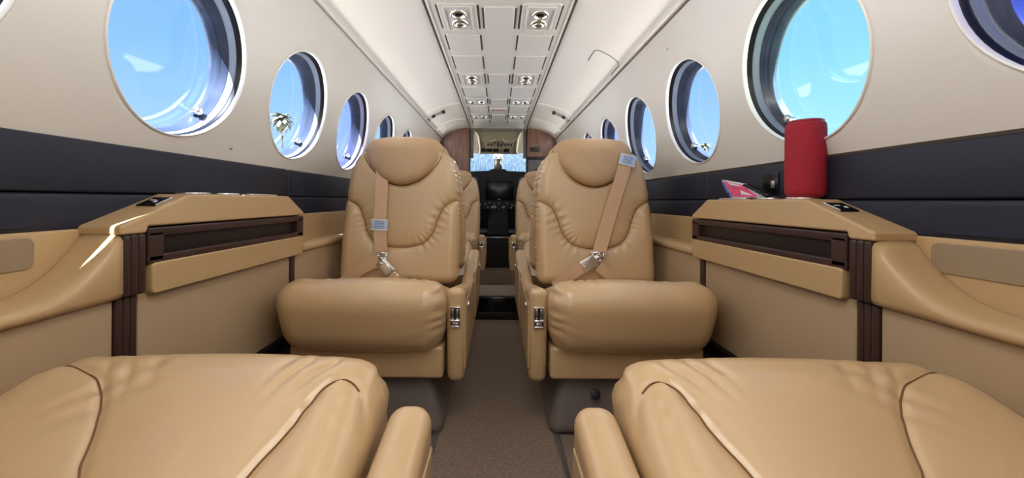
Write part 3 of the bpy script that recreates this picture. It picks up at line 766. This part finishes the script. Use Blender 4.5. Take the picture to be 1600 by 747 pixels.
# left seat: centre x local: px 595 at z~1.6
PXL = lambda px, py, zd=1.58: ((px-778)*zd/600+CX, (313-(py+ .008*(778-px)*1.0))*zd/600+CAMZ)
PXR = lambda px, py, zd=1.58: ((px-778)*zd/600-CX, (313-(py- .008*(px-778)))*zd/600+CAMZ)
def buckle(parent, c, ang, big):
    y = float(back_plane(c[1]))-.050
    t = empty('buckle', (c[0], y, c[1]), 0, parent); t.rotation_euler = (0, ang, 0); t.scale = (1.15,)*3 if big else (1.3,)*3
    mk('buckle_body', *rb((0, 0, 0), (.062 if big else .052, .014, .044 if big else .034), .004, 3), STL, t)
    mk('buckle_lid', *rb((-.004, -.009, 0), (.040, .006, .034 if big else .024), .002, 2), CHR if not big else STL, t)
    mb = MB().add(*rb((.040, 0, .010), (.026, .006, .005), .002)).add(*rb((.040, 0, -.010), (.026, .006, .005), .002)).add(*rb((.054, 0, 0), (.006, .008, .030), .002)).add(*tube([(.034, -.004, -.012), (.034, -.004, .014)], .005, 10))
    mb.build('buckle_link', CHR, t)
    mk('release_pin', *lathe([(.005, 0), (.005, .012), (.003, .014)], 14, Matrix.Translation((-.016, -.008, 0)) @ Matrix.Rotation(R(90), 4, 'X')), STL, t)
# LEFT
p = [PXL(*q) for q in ((594, 262), (595, 310), (595, 350), (597, 372), (600, 392))]
strap([(a, b, .006) for a, b in p], .052, sA, 'shoulder_strap')
clip(*PXL(595, 351), 0.03, sA, .006)
q = PXL(604, 402); mb = MB()
mb.add(*tube([(q[0]-.022, .43, q[1]+.026), (q[0]+.02, .43, q[1]+.024)], .0035, 8)).add(*tube([(q[0]-.018, .43, q[1]+.026), (q[0]-.016, .425, q[1]-.012)], .0035, 8)).add(*tube([(q[0]+.016, .43, q[1]+.024), (q[0]+.012, .425, q[1]-.004)], .0035, 8)).add(*tube([(q[0]-.022, .424, q[1]+.008), (q[0]+.02, .424, q[1]+.0)], .006, 10))
mb.build('strap_fitting', CHR, sA)
buckle(sA, PXL(610, 413), R(48), False)
strap([PXL(*v)+(e_,) for v, e_ in (((534, 452), .0), ((552, 432), .012), ((578, 412), .028), ((600, 404), .034))], .050, sA, 'lap_strap')
strap([PXL(*v)+(e_,) for v, e_ in (((618, 424), .036), ((632, 434), .030), ((650, 438), .018), ((664, 446), .0))], .034, sA, 'lap_strap')
# RIGHT
strap([PXR(*v)+(e_,) for v, e_ in (((982, 240), .026), ((972, 275), .022), ((957, 320), .012), ((940, 372), .010), ((932, 396), .016))], .054, sB, 'shoulder_strap')
clip(*PXR(981, 250), R(14), sB, .026)
q = PXR(930, 400); mb = MB()
mb.add(*tube([(q[0]-.028, .43, q[1]+.022), (q[0]+.028, .43, q[1]+.020)], .0035, 8)).add(*tube([(q[0]-.02, .425, q[1]-.012), (q[0]-.02, .43, q[1]+.022)], .0035, 8)).add(*tube([(q[0]+.024, .425, q[1]-.002), (q[0]+.022, .43, q[1]+.022)], .0035, 8)).add(*tube([(q[0]-.02, .422, q[1]+.004), (q[0]+.018, .422, q[1]+.0)], .007, 10))
mb.build('strap_fitting', CHR, sB)
buckle(sB, PXR(914, 409), R(-30), True)
strap([PXR(*v)+(e_,) for v, e_ in (((866, 445), .0), ((882, 430), .016), ((898, 418), .030), ((906, 412), .034))], .048, sB, 'lap_strap')
strap([PXR(*v)+(e_,) for v, e_ in (((930, 412), .030), ((944, 424), .024), ((962, 438), .012), ((975, 448), .0))], .040, sB, 'lap_strap')

# ================================================================ things on the right console
t = empty('portable_speaker', (.738, .923, .7335))
tag(t, 'red fabric cylindrical portable speaker standing on the right console', 'speaker')
mk('fabric_body', *lathe([(.030, .002), (.036, .003), (.0395, .008), (.0405, .02), (.0405, .160), (.0395, .172), (.037, .177)], 64), RED, t)
mk('end_cap', *lathe([(.037, .1765), (.0365, .1815), (.033, .1835), (.030, .181), (.002, .180)], 48), REDP, t)
mk('end_cap', *lathe([(.002, .0), (.033, .0), (.036, .003)], 48), REDP, t)
mk('spine_strip', *rb((.0405, 0, .09), (.006, .014, .15), .003), REDP, t)
t = empty('pink_booklet', (.728, 1.165, .733), 0)
tag(t, 'small pink and white booklet with black spiral leaning on the right console', 'booklet')
rot = (Matrix.Rotation(R(90), 3, 'Z') @ Matrix.Rotation(R(0), 3, 'X'))
quadp = [(1.219-1.165, .790-.733), (1.108-1.165, .772-.733), (1.041-1.165, .7335-.733), (1.169-1.165, .7335-.733)]
bevel(mk('page_block', *prism(quadp, -.006, .010, 0), PAGE, t, False), .0015, 2)
qp2 = [(.040, .0535), (-.055, .0365), (-.118, .003), (-.008, .003)]
mk('cover', *prism(qp2, -.0078, -.0058, 0), PINK, t, False)
mk('cover_print', *prism([(.020, .0485), (-.035, .038), (-.055, .031), (.004, .040)], -.0086, -.0074, 0), PAGE, t, False)
mk('cover_print', *prism([(-.045, .022), (-.075, .014), (-.100, .006), (-.050, .010)], -.0086, -.0074, 0), PAGE, t, False)
mk('blue_spine_print', *prism([(.050, .050), (.040, .050), (.010, .016), (.020, .016)], -.0086, -.0058, 0), BLUE, t, False)
mk('blue_spine_print', *prism([(.012, .018), (-.002, .014), (-.012, .003), (.006, .003)], -.0086, -.0058, 0), BLUE, t, False)
mb = MB()
for k in range(9):
    c = Vector((.0, -.150, .006)).lerp(Vector((.0, -.062, .036)), k/8)
    mb.add(*tube([c+Vector((-.010, 0, 0)), c+Vector((.008, 0, 0))], .0034, 8))
mb.build('spiral_binding', BLK, t)
t.location.x = .715

# ================================================================ cockpit
def quad(name, P, m, par=None): return tag(mk(name, [(p[0], p[1]+4.1, p[2]) for p in P], [(0, 1, 2, 3)], m, par, False), kind='structure')
quad('wall_cockpit_left', [(-.74, .03, 0), (-.74, .03, 1.08), (-.67, 1.5, 1.05), (-.67, 1.5, 0)], BEIG2)
quad('wall_cockpit_right', [(.74, .03, 0), (.74, .03, 1.08), (.67, 1.5, 1.05), (.67, 1.5, 0)], BEIG2)
quad('ceiling_cockpit', [(-.75, -.03, 1.507), (.75, -.03, 1.507), (.68, 1.02, 1.345), (-.68, 1.02, 1.345)], BEIG2)
quad('wall_cockpit_nose', [(-.75, 1.42, 0), (.75, 1.42, 0), (.75, 1.42, 1.12), (-.75, 1.42, 1.12)], BLK)
quad('floor_cockpit', [(-.72, .0, .318), (.72, .0, .318), (.72, 1.42, .318), (-.72, 1.42, .318)], BLK)
quad('trim_20', [(-.31, .0, 0), (.31, .0, 0), (.31, .0, .318), (-.31, .0, .318)], BLK)
tag(box('trim_21', (0, 4.098, .322), (.61, .012, .006), CHR, None, .001), kind='structure')
for s in (-1, 1):   # door side trims
    tag(mk('trim_%d' % (22+(s > 0)), *prism([(s*.312, 4.12), (s*.312, 4.22), (s*.275, 4.22), (s*.265, 4.12)], 1.18, 1.48, 2), BEIG2, None, False), kind='structure')
for s in (-1, 1):
    wq = tag(empty('window_%d' % (wn+2+(s > 0)), (0, 0, 0)), kind='structure')
    mk('side_pane', [(s*.74, 4.14, 1.08), (s*.70, 5.10, 1.06), (s*.68, 5.10, 1.35), (s*.74, 4.14, 1.49)], [(0, 1, 2, 3)], G_CLEAR, wq, False)
# windscreen: two panes, shades, posts
wsm = tag(empty('window_%d' % (wn+1), (0, 5.12, 0)), kind='structure')
for s in (-1, 1):
    x0, x1 = (.055, .62)
    pn = mk('windscreen_pane', [(s*x0, .10, 1.08), (s*x1, .02, 1.08), (s*x1, -.02, 1.40), (s*x0, .02, 1.40)], [(0, 1, 2, 3)], G_CLEAR, wsm, False)
    V = []; F = []
    n = 60
    for i in range(n+1):
        x = x0+.01+(x1-x0-.02)*i/n; yb = .085-.08*i/n + (.004 if i % 2 else 0)
        V += [(s*x, yb-.012, 1.085), (s*x, yb-.075, 1.385)]
    F = [(2*i, 2*i+1, 2*i+3, 2*i+2) for i in range(n)]
    mk('sunshade', V, F, SHADE, wsm, False)
V, F = prism([(-.055, .05), (.055, .05), (.035, .12), (-.035, .12)], 1.05, 1.42, 2)
mk('centre_post', V, F, BEIG2, wsm, False)
mk('compass_stem', *tube([(-.03, .04, 1.08), (-.03, .03, 1.40)], .012, 10), STL, wsm); mk('compass_stem', *tube([(.035, .04, 1.08), (.035, .03, 1.40)], .010, 10), CHR, wsm)
# overhead instrument panel (sloping)
oh = empty('cockpit_overhead_panel', (0, 4.24, 1.482)); tag(oh, 'beige cockpit overhead panel with rows of dark switches above the windscreen', 'instrument panel')
sl = math.atan2(-.165, .55); oh.rotation_euler = (sl, 0, 0)
box('panel_plate', (0, .28, -.006), (.52, .58, .02), BEIGE, oh, .006)
for (px, rr) in ((-.115, .09), (.125, .09)):
    arc = [(px+rr*math.cos(a)*.9, .13-rr*1.2*math.sin(a)*-1*.9, -.018) for a in np.linspace(math.pi*.05, math.pi*.95, 16)]
    mk('visor_rail', *tube(arc, .004, 6), STL, oh)
for (ry, xs_) in ((.245, (-.05, .0, .05)), (.30, (-.12, -.08, 0.0, .04, .08, .12, .155)), (.335, (-.005, .035))):
    for x_ in xs_:
        k_ = mk('toggle_knob', *tube([(x_, ry, -.014), (x_, ry, -.026), (x_, ry-.012, -.04)], [.010, .011, .008], 8), BLK, oh)
for x_ in (-.19, -.11, -.03, .10):
    box('gauge', (x_, .475, -.018), (.066, .09, .008), BLG, oh, .003)
    box('gauge_face', (x_, .475, -.0235), (.045, .06, .003), BRD, oh, .001)
for s in (-1, 1): mk('side_rail', *tube([(s*.245, .0, -.02), (s*.225, .10, -.03), (s*.222, .45, -.025), (s*.235, .57, -.02)], .008, 8), CEI, oh)
box('front_edge', (0, .572, -.008), (.50, .012, .03), BEIG2, oh, .003)
# instrument panel
ip = empty('instrument_panel', (0, 4.95, 0)); tag(ip, 'black cockpit instrument panel with dark central display', 'instrument panel')
poly = [(-.64, .60), (.64, .60), (.66, 1.07), (.28, 1.095), (.12, 1.10), (.08, 1.125), (-.08, 1.125), (-.12, 1.10), (-.28, 1.095), (-.66, 1.07)]
bevel(mk('glareshield', *prism(poly, 0, .18, 1), BLK, ip, False), .01, 3)
sc = box('centre_display', (.02, -.008, .845), (.36, .02, .25), BLG, ip, .006)
box('display_glass', (0, -.011, 0), (.31, .003, .20), SCR, sc, .001)
box('display_label', (-.005, -.0115, -.112), (.03, .003, .010), STL, sc, .0008)
for s in (-1, 1):
    box('side_display', (s*.40, -.008, .86), (.30, .02, .24), SCR, ip, .006)
for (x_, z_) in ((-.16, .67), (-.11, .69), (-.05, .67), (.01, .68), (.12, .68), (.18, .66), (-.13, .63), (-.08, .62), (.06, .63), (.17, .62)):
    mk('control_knob', *lathe([(.010, 0), (.011, .012), (.007, .016), (.002, .017)], 12, Matrix.Translation((x_, -.002, z_)) @ Matrix.Rotation(R(90), 4, 'X')), STL, ip)
pe = empty('throttle_pedestal', (0, 4.62, .318)); tag(pe, 'dark throttle pedestal with levers between the pilot seats', 'control pedestal')
bevel(mk('pedestal_body', *prism([(-.20, 0), (.29, 0), (.29, .30), (.10, .26), (-.20, .15)], -.12, .12, 0), BLK, pe, False), .008, 3)
for x_, c_ in ((-.06, WHT), (-.03, WHT), (.01, BLK), (.04, BLK), (.075, STL)):
    l_ = mk('lever', *tube([(x_, .12, .25), (x_, .08, .315)], .005, 8), STL, pe)
    mk('lever_knob', *rb((x_, .076, .322), (.02, .02, .022), .006), c_, l_)
for s in (-1, 1):
    ps = empty('pilot_chair', (s*.44, 4.52, .318)); tag(ps, 'grey pilot seat on the %s side beyond the partition' % ('left' if s < 0 else 'right'), 'chair')
    V, F = dbox((.40, .10, .46), .04, (4, 2, 4)); mk('backrest', V+np.array((0, -.06, .44)), F, PIL, ps)
    V, F = dbox((.40, .42, .12), .04, (4, 4, 2)); mk('seat_cushion', V+np.array((0, .15, .20)), F, PIL, ps)
    V, F = dbox((.045, .26, .05), .02, (2, 4, 2)); mk('arm', V+np.array((-s*.215, .04, .34)), F, PIL, ps)
    mk('pedestal', *rb((0, .12, .07), (.30, .34, .14), .01), BLK, ps)
    mk('belt_guide', *tube([(-s*.19, -.09, .52), (-s*.215, -.05, .50), (-s*.22, -.03, .40)], .010, 8), PIL, ps)

# ================================================================ outside
g = mk('ground', [(-300, -300, -1.3), (300, -300, -1.3), (300, 300, -1.3), (-300, 300, -1.3)], [(0, 1, 2, 3)], CONC); tag(g, kind='structure')
def palm(loc, h, cr_, label):
    t = empty('palm_tree', loc); tag(t, label, 'tree')
    mk('trunk', *tube([(0, 0, 0), (.1, 0, h*.4), (.05, .05, h*.75), (0, 0, h)], [.20, .13, .10, .12], 10), TRUNK, t)
    for k in range(44):
        a = k*2.399; el = R(80-150*(k/44)); L_ = cr_*(.85+.3*random.random())
        V = []; F = []; n = 8
        ax = Vector((math.cos(a), math.sin(a), 0)); sd2 = Vector((-math.sin(a), math.cos(a), 0))
        p = Vector((0, 0, h)); e_ = el
        for i in range(n+1):
            w_ = .20*cr_*math.sin(math.pi*(i+.6)/(n+1.2))
            V += [p-sd2*w_+Vector((0, 0, -w_*.4)), p+Vector((0, 0, .04)), p+sd2*w_+Vector((0, 0, -w_*.4))]
            p = p+(ax*math.cos(e_)+Vector((0, 0, math.sin(e_))))*L_/n; e_ -= R(13)
        for i in range(n): F += [(3*i, 3*i+1, 3*i+4, 3*i+3), (3*i+1, 3*i+2, 3*i+5, 3*i+4)]
        mk('frond', V, F, FRND, t)
dpt = 42
palm(((439-778)/600*dpt, dpt, -1.3), (313-190)/600*dpt+CAMZ+1.3, 1.45, 'tall palm tree seen through the second window on the left')
palm(((1098-778)/600*60, 60, -1.3), (313-228)/600*60+CAMZ+1.3, 1.3, 'small distant palm tree low in a right-hand window')
